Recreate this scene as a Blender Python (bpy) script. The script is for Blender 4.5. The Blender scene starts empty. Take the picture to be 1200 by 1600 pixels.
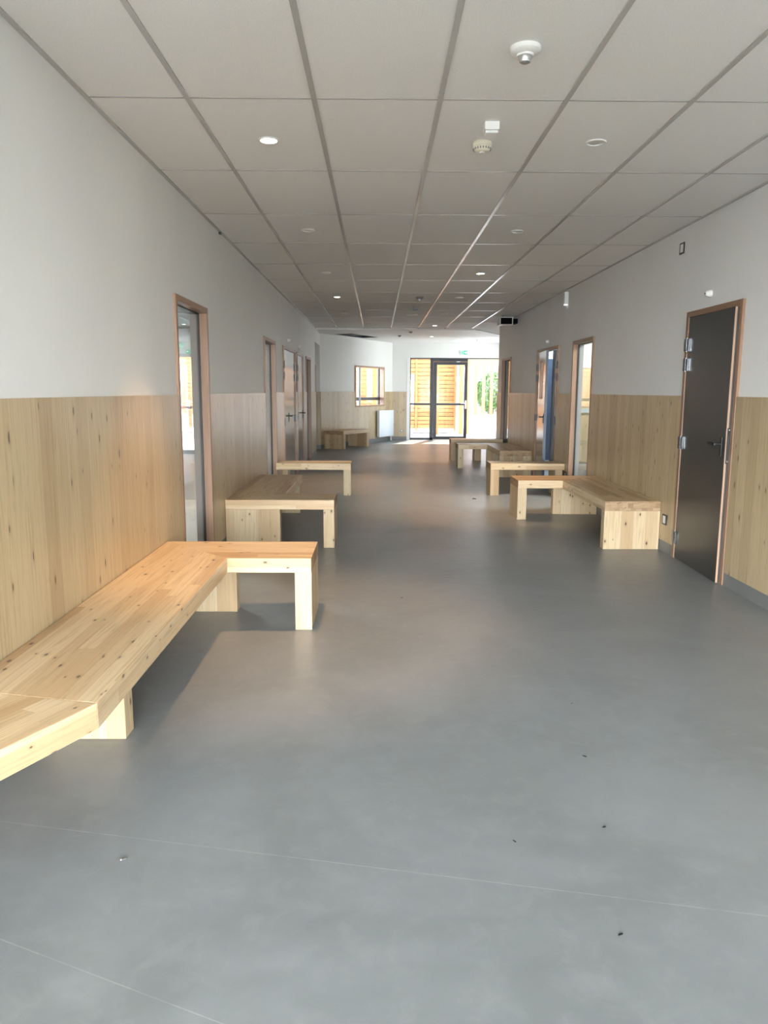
import bpy, bmesh, math, random
from mathutils import Vector, Matrix
random.seed(7)
S = bpy.context.scene
COL = S.collection
XL, XR, CEIL, WH, DH, SEAT = -1.3917, 2.5785, 2.787, 1.3845, 2.067, 0.44
PI = math.pi

# ------------------------------------------------------------------ materials
def newmat(name):
    m = bpy.data.materials.new(name); m.use_nodes = True
    nt = m.node_tree; b = nt.nodes['Principled BSDF']
    return m, nt, b
def N(nt, t, **kw):
    n = nt.nodes.new(t)
    for k, v in kw.items():
        if k == 'in_':
            for a, c in v.items(): n.inputs[a].default_value = c
        else: setattr(n, k, v)
    return n
def Lk(nt, a, b): nt.links.new(a, b)
def val(nt, op, a, b=None, c=None, clamp=False):
    n = nt.nodes.new('ShaderNodeMath'); n.operation = op; n.use_clamp = clamp
    for i, x in enumerate((a, b, c)):
        if x is None: continue
        if isinstance(x, (int, float)): n.inputs[i].default_value = x
        else: nt.links.new(x, n.inputs[i])
    return n.outputs[0]
def mixc(nt, f, a, b, mode='MIX'):
    n = nt.nodes.new('ShaderNodeMix'); n.data_type = 'RGBA'; n.blend_type = mode
    for s, x in ((n.inputs[0], f), (n.inputs[6], a), (n.inputs[7], b)):
        if isinstance(x, (int, float)): s.default_value = x
        elif isinstance(x, (tuple, list)): s.default_value = (*x[:3], 1)
        else: nt.links.new(x, s)
    return n.outputs[2]
def smooth(nt, x, lo, hi, a=0.0, b=1.0):
    n = nt.nodes.new('ShaderNodeMapRange'); n.interpolation_type = 'SMOOTHSTEP'
    nt.links.new(x, n.inputs[0])
    for i, v in zip((1, 2, 3, 4), (lo, hi, a, b)): n.inputs[i].default_value = v
    return n.outputs[0]
def plain(name, col, rough=.5, metal=0., spec=.5, var=.0, scale=6., bump=0., bscale=200., emit=None):
    m, nt, b = newmat(name)
    b.inputs['Base Color'].default_value = (*col, 1); b.inputs['Roughness'].default_value = rough
    b.inputs['Metallic'].default_value = metal; b.inputs['Specular IOR Level'].default_value = spec
    tc = N(nt, 'ShaderNodeTexCoord')
    if var:
        nz = N(nt, 'ShaderNodeTexNoise', in_={'Scale': scale, 'Detail': 5.}); Lk(nt, tc.outputs['Object'], nz.inputs['Vector'])
        d = tuple(c * (1 - var) for c in col); u = tuple(min(1, c * (1 + var)) for c in col)
        Lk(nt, mixc(nt, smooth(nt, nz.outputs[0], .3, .7), d, u), b.inputs['Base Color'])
    if bump:
        nb = N(nt, 'ShaderNodeTexNoise', in_={'Scale': bscale, 'Detail': 3.}); Lk(nt, tc.outputs['Object'], nb.inputs['Vector'])
        bp = N(nt, 'ShaderNodeBump', in_={'Strength': bump, 'Distance': .01}); Lk(nt, nb.outputs[0], bp.inputs['Height'])
        Lk(nt, bp.outputs[0], b.inputs['Normal'])
    if emit:
        b.inputs['Emission Color'].default_value = (*emit[0], 1); b.inputs['Emission Strength'].default_value = emit[1]
    return m
def wood(name, light, dark, w=.1, l=0., rough=.4, knots=.5, grain=1., spec=.5, seam=.25, ku=3., kv=8., coat=0., bump=.15):
    m, nt, b = newmat(name)
    uv = N(nt, 'ShaderNodeUVMap', uv_map='UVMap'); sp = N(nt, 'ShaderNodeSeparateXYZ'); Lk(nt, uv.outputs[0], sp.inputs[0])
    u, v = sp.outputs[0], sp.outputs[1]
    vw = val(nt, 'DIVIDE', v, w); row = val(nt, 'FLOOR', vw)
    w1 = N(nt, 'ShaderNodeTexWhiteNoise', noise_dimensions='1D'); Lk(nt, row, w1.inputs['W'])
    u2 = val(nt, 'MULTIPLY_ADD', w1.outputs[0], 7.3, u)
    if l: colm = val(nt, 'FLOOR', val(nt, 'DIVIDE', u2, l))
    else: colm = val(nt, 'MULTIPLY', row, 0.)
    cb = N(nt, 'ShaderNodeCombineXYZ'); Lk(nt, row, cb.inputs[0]); Lk(nt, colm, cb.inputs[1])
    w2 = N(nt, 'ShaderNodeTexWhiteNoise', noise_dimensions='2D'); Lk(nt, cb.outputs[0], w2.inputs['Vector'])
    r2 = w2.outputs[0]
    tone = val(nt, 'POWER', r2, 2.2)
    # long grain
    gv = N(nt, 'ShaderNodeCombineXYZ')
    Lk(nt, val(nt, 'MULTIPLY_ADD', r2, 37., val(nt, 'MULTIPLY', u, 1.3)), gv.inputs[0])
    Lk(nt, val(nt, 'MULTIPLY_ADD', r2, 91., val(nt, 'MULTIPLY', v, 34.)), gv.inputs[1])
    g1 = N(nt, 'ShaderNodeTexNoise', noise_dimensions='2D', in_={'Scale': 2.2, 'Detail': 5., 'Roughness': .62, 'Distortion': .5}); Lk(nt, gv.outputs[0], g1.inputs['Vector'])
    gv2 = N(nt, 'ShaderNodeCombineXYZ')
    Lk(nt, val(nt, 'MULTIPLY_ADD', r2, 17., val(nt, 'MULTIPLY', u, .9)), gv2.inputs[0])
    Lk(nt, val(nt, 'MULTIPLY', v, 9.), gv2.inputs[1])
    g2 = N(nt, 'ShaderNodeTexNoise', noise_dimensions='2D', in_={'Scale': 1.6, 'Detail': 3.}); Lk(nt, gv2.outputs[0], g2.inputs['Vector'])
    c = mixc(nt, tone, light, dark)
    gf = val(nt, 'MULTIPLY', smooth(nt, g1.outputs[0], .45, .75), .5 * grain)
    c = mixc(nt, gf, c, tuple(x * .72 for x in dark))
    g2f = val(nt, 'MULTIPLY', smooth(nt, g2.outputs[0], .52, .72), .45 * grain)
    c = mixc(nt, g2f, c, dark)
    if knots:
        kc = N(nt, 'ShaderNodeCombineXYZ')
        Lk(nt, val(nt, 'MULTIPLY_ADD', w1.outputs[0], 5., val(nt, 'MULTIPLY', u, ku)), kc.inputs[0]); Lk(nt, val(nt, 'MULTIPLY', v, kv), kc.inputs[1])
        vo = N(nt, 'ShaderNodeTexVoronoi', voronoi_dimensions='2D', in_={'Scale': 1.}); Lk(nt, kc.outputs[0], vo.inputs['Vector'])
        sc = N(nt, 'ShaderNodeSeparateColor'); Lk(nt, vo.outputs['Color'], sc.inputs[0])
        on = val(nt, 'LESS_THAN', sc.outputs[0], knots)
        dist = val(nt, 'DIVIDE', vo.outputs['Distance'], val(nt, 'MULTIPLY_ADD', sc.outputs[1], .9, .45))
        core = val(nt, 'MULTIPLY', smooth(nt, dist, .035, .075, 1., 0.), on)
        halo = val(nt, 'MULTIPLY', smooth(nt, dist, .04, .20, .35, 0.), on)
        c = mixc(nt, halo, c, tuple(x * .6 for x in dark))
        c = mixc(nt, core, c, (.10, .055, .025))
    if seam:
        fr = val(nt, 'FRACT', vw); e = val(nt, 'MINIMUM', fr, val(nt, 'SUBTRACT', 1., fr))
        c = mixc(nt, smooth(nt, e, .0, .0018 / w, seam, 0.), c, tuple(x * .35 for x in dark))
    Lk(nt, c, b.inputs['Base Color'])
    Lk(nt, val(nt, 'MULTIPLY_ADD', g1.outputs[0], .25, rough - .12), b.inputs['Roughness'])
    b.inputs['Specular IOR Level'].default_value = spec
    if coat: b.inputs['Coat Weight'].default_value = coat; b.inputs['Coat Roughness'].default_value = .25
    bp = N(nt, 'ShaderNodeBump', in_={'Strength': bump, 'Distance': .004}); Lk(nt, g1.outputs[0], bp.inputs['Height']); Lk(nt, bp.outputs[0], b.inputs['Normal'])
    return m
def lino():
    m, nt, b = newmat('grey_linoleum')
    tc = N(nt, 'ShaderNodeTexCoord'); P = tc.outputs['Object']
    n1 = N(nt, 'ShaderNodeTexNoise', in_={'Scale': 1.3, 'Detail': 6., 'Roughness': .6, 'Distortion': .7}); Lk(nt, P, n1.inputs['Vector'])
    n2 = N(nt, 'ShaderNodeTexNoise', in_={'Scale': 9., 'Detail': 5., 'Roughness': .65, 'Distortion': .4}); Lk(nt, P, n2.inputs['Vector'])
    n3 = N(nt, 'ShaderNodeTexNoise', in_={'Scale': 420., 'Detail': 2.}); Lk(nt, P, n3.inputs['Vector'])
    c = mixc(nt, smooth(nt, n1.outputs[0], .3, .7), (.200, .212, .214), (.246, .260, .264))
    c = mixc(nt, val(nt, 'MULTIPLY', smooth(nt, n2.outputs[0], .42, .75), .55), c, (.285, .295, .295))
    c = mixc(nt, val(nt, 'MULTIPLY', smooth(nt, n3.outputs[0], .5, .8), .18), c, (.10, .10, .10))
    sp = N(nt, 'ShaderNodeSeparateXYZ'); Lk(nt, P, sp.inputs[0])
    # welded seams of the floor covering
    for (x0, y0, x1, y1), f in (((-.863, 2.26, 1.077, 1.87), .55), ((-.986, 1.79, -.377, 1.53), .55), ((.034, 3.48, 1.273, 3.48), .22)):
        d = Vector((x1 - x0, y1 - y0)).normalized(); nx, ny = -d.y, d.x
        dist = val(nt, 'ABSOLUTE', val(nt, 'ADD', val(nt, 'MULTIPLY', sp.outputs[0], nx), val(nt, 'MULTIPLY_ADD', sp.outputs[1], ny, -(x0 * nx + y0 * ny))))
        line = smooth(nt, dist, .0008, .0022, f, 0.)
        line = val(nt, 'MULTIPLY', line, smooth(nt, n2.outputs[0], .3, .6, .35, 1.))
        c = mixc(nt, line, c, (.42, .42, .40))
    # pale scuffs
    mp = N(nt, 'ShaderNodeMapping', in_={'Scale': (2.2, 7., 1.), 'Rotation': (0, 0, .35)}); Lk(nt, P, mp.inputs[0])
    n4 = N(nt, 'ShaderNodeTexNoise', in_={'Scale': 1.7, 'Detail': 9., 'Roughness': .75, 'Distortion': .6}); Lk(nt, mp.outputs[0], n4.inputs['Vector'])
    c = mixc(nt, smooth(nt, n4.outputs[0], .60, .80, 0., .5), c, (.36, .36, .345))
    Lk(nt, c, b.inputs['Base Color'])
    Lk(nt, smooth(nt, n2.outputs[0], .2, .8, .31, .42), b.inputs['Roughness'])
    b.inputs['Specular IOR Level'].default_value = .5
    n5 = N(nt, 'ShaderNodeTexNoise', in_={'Scale': 11., 'Detail': 2.}); Lk(nt, P, n5.inputs['Vector'])
    bp = N(nt, 'ShaderNodeBump', in_={'Strength': .12, 'Distance': .02}); Lk(nt, n5.outputs[0], bp.inputs['Height']); Lk(nt, bp.outputs[0], b.inputs['Normal'])
    return m
def glass(name, ior=1.5, tint=(.94, .96, .955)):
    m, nt, b = newmat(name); nt.nodes.remove(b)
    tr = N(nt, 'ShaderNodeBsdfTransparent'); tr.inputs[0].default_value = (*tint, 1)
    gl = N(nt, 'ShaderNodeBsdfGlossy'); gl.inputs['Roughness'].default_value = .01; gl.inputs['Color'].default_value = (.95, .97, .97, 1)
    lw = N(nt, 'ShaderNodeLayerWeight', in_={'Blend': .5}); mx = N(nt, 'ShaderNodeMixShader')
    f0 = ((ior - 1) / (ior + 1)) ** 2
    fres = val(nt, 'MULTIPLY_ADD', val(nt, 'POWER', lw.outputs['Facing'], 5.), 1 - f0, f0)
    Lk(nt, fres, mx.inputs[0]); Lk(nt, tr.outputs[0], mx.inputs[1]); Lk(nt, gl.outputs[0], mx.inputs[2])
    Lk(nt, mx.outputs[0], nt.nodes['Material Output'].inputs[0])
    return m
def tilemat():
    m, nt, b = newmat('ceiling_tile')
    tc = N(nt, 'ShaderNodeTexCoord')
    n = N(nt, 'ShaderNodeTexNoise', in_={'Scale': 160., 'Detail': 3.}); Lk(nt, tc.outputs['Object'], n.inputs['Vector'])
    n2 = N(nt, 'ShaderNodeTexNoise', in_={'Scale': .8, 'Detail': 2.}); Lk(nt, tc.outputs['Object'], n2.inputs['Vector'])
    c = mixc(nt, smooth(nt, n.outputs[0], .35, .65), (.80, .80, .785), (.86, .86, .845))
    c = mixc(nt, smooth(nt, n2.outputs[0], .35, .65, 0., .1), c, (.78, .78, .765))
    Lk(nt, c, b.inputs['Base Color']); b.inputs['Roughness'].default_value = .75; b.inputs['Specular IOR Level'].default_value = .35
    bp = N(nt, 'ShaderNodeBump', in_={'Strength': .06, 'Distance': .003}); Lk(nt, n.outputs[0], bp.inputs['Height']); Lk(nt, bp.outputs[0], b.inputs['Normal'])
    return m

M = {}
M['paint'] = plain('white_paint', (.745, .745, .725), .55, spec=.45, var=.02, scale=1.2, bump=.04, bscale=260)
M['tile'] = tilemat()
M['tbar'] = plain('painted_grid_metal', (.48, .475, .455), .24, spec=.6)
M['trim_white'] = plain('white_edge_trim', (.78, .78, .76), .35)
M['wains'] = wood('spruce_panelling', (.48, .375, .225), (.38, .275, .155), w=.128, l=0., rough=.32, bump=.3, knots=.5, seam=.40, ku=3.3, kv=10., spec=.5)
M['bench'] = wood('pine_bench_boards', (.66, .51, .315), (.47, .305, .16), w=.062, l=1.5, rough=.40, knots=.5, seam=.06, ku=5., kv=10., spec=.45)
M['endgrain'] = wood('pine_end_grain', (.40, .27, .15), (.22, .13, .065), w=.045, l=.05, rough=.55, knots=.3, seam=.3, ku=14., kv=14.)
M['slab'] = wood('pine_slab_boards', (.58, .465, .295), (.44, .305, .168), w=.11, l=0., rough=.5, knots=.6, seam=.22, ku=5., kv=10., spec=.4)
M['oak'] = wood('brown_door_lining', (.34, .20, .125), (.22, .13, .08), w=.5, l=0., rough=.42, knots=0, seam=0)
M['edge'] = wood('pale_door_edge', (.45, .29, .19), (.34, .21, .13), w=.5, rough=.5, knots=0, seam=0)
M['lam'] = plain('dark_grey_laminate', (.030, .031, .030), .30, spec=.55, bump=.03, bscale=350)
M['lam_b'] = plain('glossy_grey_laminate', (.075, .075, .075), .16, spec=.9, bump=.01, bscale=300)
M['navy'] = plain('navy_laminate', (.030, .047, .080), .35)
M['lino'] = lino()
M['base'] = plain('grey_upstand', (.17, .172, .165), .42, var=.06)
M['black'] = plain('black_plastic', (.012, .012, .012), .45)
M['void'] = plain('hatch_shade_vent_black', (.006, .006, .006), .9, spec=.1)  # near-black: shade of the hatch hole as colour, also the vent's own black
M['plastic'] = plain('white_plastic', (.80, .80, .77), .35)
M['cream'] = plain('cream_plastic', (.72, .68, .54), .4)
M['greyp'] = plain('grey_plastic', (.22, .21, .20), .4)
M['chrome'] = plain('satin_steel', (.24, .25, .27), .22, metal=1.)
M['bright'] = plain('bright_zinc', (.75, .76, .78), .3, metal=1.)
M['dsteel'] = plain('dark_steel', (.08, .08, .085), .3, metal=1.)
M['alu'] = plain('slate_grey_aluminium', (.024, .029, .036), .38)
M['alu2'] = plain('mid_grey_aluminium', (.16, .19, .21), .35)
M['lining'] = plain('blue_grey_lining', (.36, .40, .41), .45)
M['rad'] = plain('white_enamel', (.70, .76, .81), .25)
M['glass'] = glass('clear_double_glazing')
M['dglass'] = glass('interior_glazing', ior=1.55, tint=(.90, .94, .945))
M['lamp'] = plain('lit_lamp_lens', (.9, .9, .85), .4, emit=((1, .93, .80), 14.))
M['lens'] = plain('frosted_lens', (.62, .62, .58), .3)
M['lens_lit'] = plain('dim_lamp_lens', (.8, .8, .8), .4, emit=((1, 1, 1), 1.2))
M['sign_g'] = plain('green_sign_face', (.02, .30, .16), .4, emit=((.02, .42, .20), .5))
M['sign_p'] = plain('pale_green_sign_face', (.35, .62, .50), .4, emit=((.3, .7, .5), .35))
M['sign_w'] = plain('white_sign_mark', (.9, .9, .9), .4, emit=((1, 1, 1), .8))
M['clad'] = wood('orange_larch_cladding', (.46, .215, .075), (.34, .14, .045), w=.125, l=0, rough=.6, knots=.3, seam=.0)
M['larch_d'] = wood('stained_larch_posts', (.24, .090, .025), (.17, .06, .016), w=.3, rough=.6, knots=.2, seam=0)
M['larch'] = wood('orange_larch_posts', (.44, .19, .06), (.34, .135, .04), w=.3, rough=.6, knots=.2, seam=0)
M['concrete'] = plain('pale_concrete', (.74, .73, .70), .8, var=.05, scale=1.5)
M['leaf'] = plain('green_leaf', (.10, .19, .05), .6, var=.3, scale=3)
M['stem'] = plain('brown_stem', (.12, .08, .05), .8)
M['purple'] = plain('slate_purple_render', (.20, .18, .20), .8, var=.06)
M['dim'] = plain('grey_room_paint', (.16, .165, .165), .8, spec=.2)
M['rim'] = plain('dark_rim', (.03, .03, .03), .5)

# ------------------------------------------------------------------ mesh helpers
class MB:
    def __init__(s):
        s.bm = bmesh.new(); s.uv = s.bm.loops.layers.uv.new('UVMap'); s.off = (random.random() * 20, random.random() * 20)
    def _uv(s, faces, grain):
        g0 = {'x': Vector((1, 0, 0)), 'y': Vector((0, 1, 0)), 'z': Vector((0, 0, 1))}.get(grain, grain) if isinstance(grain, str) else Vector(grain)
        for f in faces:
            f.normal_update(); n = f.normal
            t = g0 - n * g0.dot(n)
            if t.length < .3:
                f.material_index = 1
                t = Vector((1, 0, 0)) if abs(n.x) < .8 else Vector((0, 1, 0)); t = t - n * t.dot(n)
            t.normalize(); b = n.cross(t)
            for lp in f.loops: lp[s.uv].uv = (lp.vert.co.dot(t) + s.off[0], lp.vert.co.dot(b) + s.off[1])
    def box(s, x0, y0, z0, x1, y1, z1, grain='z'):
        return s.prism([(x0, y0), (x1, y0), (x1, y1), (x0, y1)], z0, z1, grain)
    def prism(s, poly, z0, z1, grain='x'):
        a = sum(poly[i][0] * poly[(i + 1) % len(poly)][1] - poly[(i + 1) % len(poly)][0] * poly[i][1] for i in range(len(poly)))
        if a < 0: poly = poly[::-1]
        lo = [s.bm.verts.new((x, y, z0)) for x, y in poly]; hi = [s.bm.verts.new((x, y, z1)) for x, y in poly]
        fs = [s.bm.faces.new(lo[::-1]), s.bm.faces.new(hi)]
        k = len(poly)
        for i in range(k): fs.append(s.bm.faces.new((lo[i], lo[(i + 1) % k], hi[(i + 1) % k], hi[i])))
        s._uv(fs, grain); return s
    def quad(s, pts, grain='x'):
        f = s.bm.faces.new([s.bm.verts.new(p) for p in pts]); s._uv([f], grain); return s
    def lathe(s, prof, c=(0, 0, 0), axis='z', seg=28, grain='z'):
        # prof: list of (radius, height) from one pole to the other
        def P(r, h, a):
            x, y = r * math.cos(a), r * math.sin(a)
            p = {'z': (x, y, h), 'x': (h, x, y), 'y': (y, h, x)}[axis]
            return (p[0] + c[0], p[1] + c[1], p[2] + c[2])
        rings = []
        for r, h in prof:
            if r < 1e-6: rings.append([s.bm.verts.new(P(0, h, 0))])
            else: rings.append([s.bm.verts.new(P(r, h, 2 * PI * i / seg)) for i in range(seg)])
        fs = []
        for A, B in zip(rings, rings[1:]):
            for i in range(seg):
                j = (i + 1) % seg
                if len(A) == 1 and len(B) == 1: continue
                if len(A) == 1: fs.append(s.bm.faces.new((A[0], B[j], B[i])))
                elif len(B) == 1: fs.append(s.bm.faces.new((A[i], A[j], B[0])))
                else: fs.append(s.bm.faces.new((A[i], A[j], B[j], B[i])))
        if len(rings[0]) > 1: fs.append(s.bm.faces.new(rings[0][::-1]))
        if len(rings[-1]) > 1: fs.append(s.bm.faces.new(rings[-1]))
        s._uv(fs, grain); return s
    def cyl(s, c, r, h0, h1, axis='z', seg=24): return s.lathe([(r, h0), (r, h1)], c, axis, seg)
    def build(s, name, mat, parent=None, bevel=0., smooth_=False, loc=None, rotz=0.):
        bmesh.ops.recalc_face_normals(s.bm, faces=s.bm.faces[:])
        me = bpy.data.meshes.new(name); s.bm.to_mesh(me); s.bm.free()
        me.materials.append(mat)
        o = bpy.data.objects.new(name, me); COL.objects.link(o)
        if parent: o.parent = parent
        if loc: o.location = loc
        if rotz: o.rotation_euler[2] = rotz
        if smooth_:
            for p in me.polygons: p.use_smooth = True
            e = o.modifiers.new('edges', 'EDGE_SPLIT'); e.split_angle = math.radians(35)
        if bevel:
            b = o.modifiers.new('bevel', 'BEVEL'); b.width = bevel; b.segments = 2; b.limit_method = 'ANGLE'
        return o
def tag(o, label, cat, group=None, kind=None):
    o['label'] = label; o['category'] = cat
    if group: o['group'] = group
    if kind: o['kind'] = kind
    return o
def thing(name, label, cat, loc=(0, 0, 0), rotz=0., group=None, kind=None):
    o = bpy.data.objects.new(name, None); COL.objects.link(o); o.empty_display_size = .1
    o.location = loc; o.rotation_euler[2] = rotz
    return tag(o, label, cat, group, kind)
def dup(root, loc, rotz=None, label=None):
    r = root.copy(); COL.objects.link(r); r.location = loc
    if rotz is not None: r.rotation_euler[2] = rotz
    if label: r['label'] = label
    for ch in list(root.children):
        c = ch.copy(); COL.objects.link(c); c.parent = r
        for g in list(ch.children):
            d = g.copy(); COL.objects.link(d); d.parent = c
    return r
def struct(name, mb, mat, label, cat, **kw):
    return tag(mb.build(name, mat, **kw), label, cat, kind='structure')

# ------------------------------------------------------------------ layout
T = .10                                   # wall thickness
END_L, END_R, FAR = 17.14, 16.45, 22.1
P0 = Vector((-1.3917, 18.6)); P1 = Vector((.42, FAR)); DV = (P1 - P0).normalized(); ANG = math.atan2(DV.y, DV.x); LEN = (P1 - P0).length
BZ = 2.28 + .5085 * math.tan(math.radians(24.9) / 2) + .0  # where the left wall turns towards the camera side
EV = Vector((-math.sin(math.radians(24.9)), -math.cos(math.radians(24.9))))
BACK = -2.6
OPEN_L = [(5.3283, 6.3195), (9.44, 10.45), (11.30, 12.93), (13.22, 14.29), (14.91, 15.90)]
OPEN_R = [(5.4583, 6.4405), (9.20, 10.17), (10.95, 12.42), (14.90, 15.92)]

def spans(a, b, ops):
    out, y = [], a
    for o0, o1 in sorted(ops):
        out.append((y, o0)); y = o1
    out.append((y, b)); return [s for s in out if s[1] - s[0] > 1e-4]
def wall_x(x0, x1, a, b, ops, top=CEIL + .06):
    mb = MB()
    for s0, s1 in spans(a, b, ops): mb.box(x0, s0, 0, x1, s1, top)
    for o0, o1 in ops: mb.box(x0, o0, DH, x1, o1, top)
    return mb
WT, WB, BT = .016, .10, .012               # wainscot thickness, its lower edge, baseboard thickness

# left wall: straight run, then the turned piece beside the camera
wl = wall_x(XL - T, XL, BZ, END_L, OPEN_L)
wl.box(XL - T, END_L, 2.475, XL, P0.y, CEIL + .06)
q0 = Vector((XL, BZ)); nrm = Vector((EV.y, -EV.x))
if nrm.x > 0: nrm = -nrm
q1 = q0 + EV * 5.4
wl.prism([tuple(q0), tuple(q1), tuple(q1 + nrm * T), (XL - T, BZ)], 0, CEIL + .06)
wall_l = struct('wall_left', wl, M['paint'], 'long white left corridor wall, plaster above pale wood panelling', 'wall')
def wains_x(x0, x1, a, b, ops, name, parent):
    mb = MB()
    for s0, s1 in spans(a, b, ops): mb.box(x0, s0, WB, x1, s1, WH, 'z')
    return mb.build(name, M['wains'], parent)
mb = MB()
for s0, s1 in spans(BZ, END_L, OPEN_L): mb.box(XL, s0, WB, XL + WT, s1, WH, 'z')
inn = -nrm
mb.prism([tuple(q0), tuple(q1), tuple(q1 + inn * WT), (XL + WT, BZ)], WB, WH, 'z')
mb.box(XL - T, END_L - .001, WB, XL + WT, END_L + .014, WH, 'z')
mb.build('wood_panelling', M['wains'], wall_l)
mb = MB()
for s0, s1 in spans(BZ, END_L, OPEN_L): mb.box(XL, s0, 0, XL + BT, s1, WB)
mb.prism([tuple(q0), tuple(q1), tuple(q1 + inn * BT), (XL + BT, BZ)], 0, WB)
mb.box(XL - T, END_L, 0, XL + BT, END_L + .012, WB)
struct('baseboard_left', mb, M['base'], 'grey floor covering upstand along the left wall', 'baseboard')
struct('trim_1', MB().box(XL - .03, END_L, WH, XL + .012, END_L + .02, 1.97), M['oak'], 'short dark brown edge strip at the end of the left wall', 'trim')

wr = wall_x(XR, XR + T, BACK, END_R, OPEN_R)
wr.box(XR + T, END_R - T, 0, 4.7, END_R, CEIL + .06)
wr.box(4.6, END_R, 0, 4.7, 19.0, CEIL + .06); wr.box(4.6, 20.5, 0, 4.7, FAR, CEIL + .06); wr.box(4.6, 19.0, 0, 4.7, 20.5, 1.0); wr.box(4.6, 19.0, 2.2, 4.7, 20.5, CEIL + .06)
wall_r = struct('wall_right', wr, M['paint'], 'long white right corridor wall, plaster above pale wood panelling', 'wall')
mb = MB()
for s0, s1 in spans(BACK, END_R, OPEN_R): mb.box(XR - WT, s0, WB, XR, s1, WH, 'z')
mb.box(XR - WT, END_R, WB, 4.6, END_R + WT, WH, 'z')
mb.build('wood_panelling', M['wains'], wall_r)
mb = MB()
for s0, s1 in spans(BACK, END_R, OPEN_R): mb.box(XR - BT, s0, 0, XR, s1, WB)
mb.box(XR - BT, END_R, 0, 4.6, END_R + BT, WB)
struct('baseboard_right', mb, M['base'], 'grey floor covering upstand along the right wall', 'baseboard')

# oblique wall with the interior-looking window (local x along the wall, local +y outwards)
WIN = (1.72, 3.41, .98, 2.06)
mb = MB(); t2 = .22; top = CEIL + .06
mb.box(0, 0, 0, WIN[0], t2, top); mb.box(WIN[1], 0, 0, LEN, t2, top); mb.box(WIN[0], 0, 0, WIN[1], t2, WIN[2]); mb.box(WIN[0], 0, WIN[3], WIN[1], t2, top)
wob = struct('wall_oblique', mb, M['paint'], 'white slanted far wall with the framed window and low bench', 'wall', loc=(P0.x, P0.y, 0), rotz=ANG)
mb = MB()
for a, b, z0, z1 in ((0, WIN[0], WB, WH), (WIN[1], LEN, WB, WH), (WIN[0], WIN[1], WB, WIN[2])): mb.box(a, -WT, z0, b, 0, z1, 'z')
mb.build('wood_panelling', M['wains'], wob)
struct('baseboard_oblique', MB().box(0, -BT, 0, LEN, 0, WB), M['base'], 'grey upstand at the foot of the slanted far wall', 'baseboard', loc=(P0.x, P0.y, 0), rotz=ANG)
# side passage behind the end of the left wall
mb = MB()
mb.box(-2.6, P0.y, 0, P0.x, P0.y + .1, top); mb.box(-2.7, END_L - T, 0, -2.6, P0.y + .1, top); mb.box(-2.6, END_L - T, 0, XL - T, END_L, top)
wp = struct('wall_passage', mb, M['paint'], 'white wall of the side passage opening beyond the left wall', 'wall')
MB().box(-2.6, P0.y - WT, WB, P0.x, P0.y, WH, 'z').build('wood_panelling', M['wains'], wp)
struct('baseboard_passage', MB().box(-2.6, P0.y - BT, 0, P0.x, P0.y, WB), M['base'], 'grey upstand in the side passage on the left', 'baseboard')

# far wall
GX0, GX1, GT = .93, 3.75, 2.345
mb = MB(); ft = .28
mb.box(P1.x - .3, FAR, 0, GX0 - .0, FAR + ft, top); mb.box(GX1, FAR, 0, 4.8, FAR + ft, top); mb.box(GX0, FAR, GT, GX1, FAR + ft, top)
wf = struct('wall_far', mb, M['paint'], 'white far end wall around the glazed exit doors', 'wall')
MB().box(P1.x, FAR - WT, WB, GX0 - .09, FAR, WH, 'z').build('wood_panelling', M['wains'], wf)
struct('baseboard_far', MB().box(P1.x, FAR - BT, 0, GX0 - .09, FAR, WB), M['base'], 'grey upstand at the foot of the far wall', 'baseboard')

# wall behind the camera with a wide window opening, and the outer walls of the rooms alongside
mb = MB()
mb.box(-4.6, BACK - .2, 0, -3.2, BACK, top); mb.box(2.3, BACK - .2, 0, 5.7, BACK, top); mb.box(-3.2, BACK - .2, 2.45, 2.3, BACK, top)
wb = struct('wall_back', mb, M['paint'], 'white wall behind the viewpoint with a wide glazed opening', 'wall')
mb = MB()
for x in (-3.2, -1.4, .4, 2.24): mb.box(x, BACK - .14, 0, x + .06, BACK - .08, 2.45)
mb.box(-3.2, BACK - .14, 2.39, 2.3, BACK - .08, 2.45); mb.box(-3.2, BACK - .14, 0, 2.3, BACK - .08, .06)
wn = struct('window_7', mb, M['alu'], 'wide dark framed window behind the viewpoint', 'window')
mb = MB(); mb.quad([(-3.2, BACK - .11, 0), (2.3, BACK - .11, 0), (2.3, BACK - .11, 2.45), (-3.2, BACK - .11, 2.45)]); mb.build('glass', M['glass'], wn)
mb = MB()
RL = -6.4
mb.box(RL - .1, BACK, 0, RL, END_L, top); mb.box(RL, BACK, 0, -4.6, BACK + .1, top)
mb.box(RL, END_L - T, 0, -5.3, END_L, top); mb.box(-3.2, END_L - T, 0, -2.6, END_L, top); mb.box(-5.3, END_L - T, 2.2, -3.2, END_L, top)
struct('wall_rooms_left', mb, M['paint'], 'outer wall of the rooms behind the left wall', 'wall')
mb = MB()
mb.box(5.6, BACK, 0, 5.7, END_R - T, top); mb.box(4.7, END_R - T, 0, 5.7, END_R, top)
mb.box(XR + T, 10.80, 0, 5.6, 10.86, top)
struct('wall_rooms_right', mb, M['paint'], 'outer and dividing walls of the rooms behind the right wall', 'wall')
mb = MB(); mb.box(XR + T, 10.77, .42, 5.6, 10.80, 1.74, 'z'); mb.build('wood_panelling', M['wains'], bpy.data.objects['wall_rooms_right'])
MB().box(XR + T, 10.74, 1.12, 5.6, 10.77, 1.18).build('rail', M['lining'], bpy.data.objects['wall_rooms_right'])
MB().box(XR + T, 10.775, 0, 5.6, 10.80, .42).build('plinth', M['base'], bpy.data.objects['wall_rooms_right'])
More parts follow.
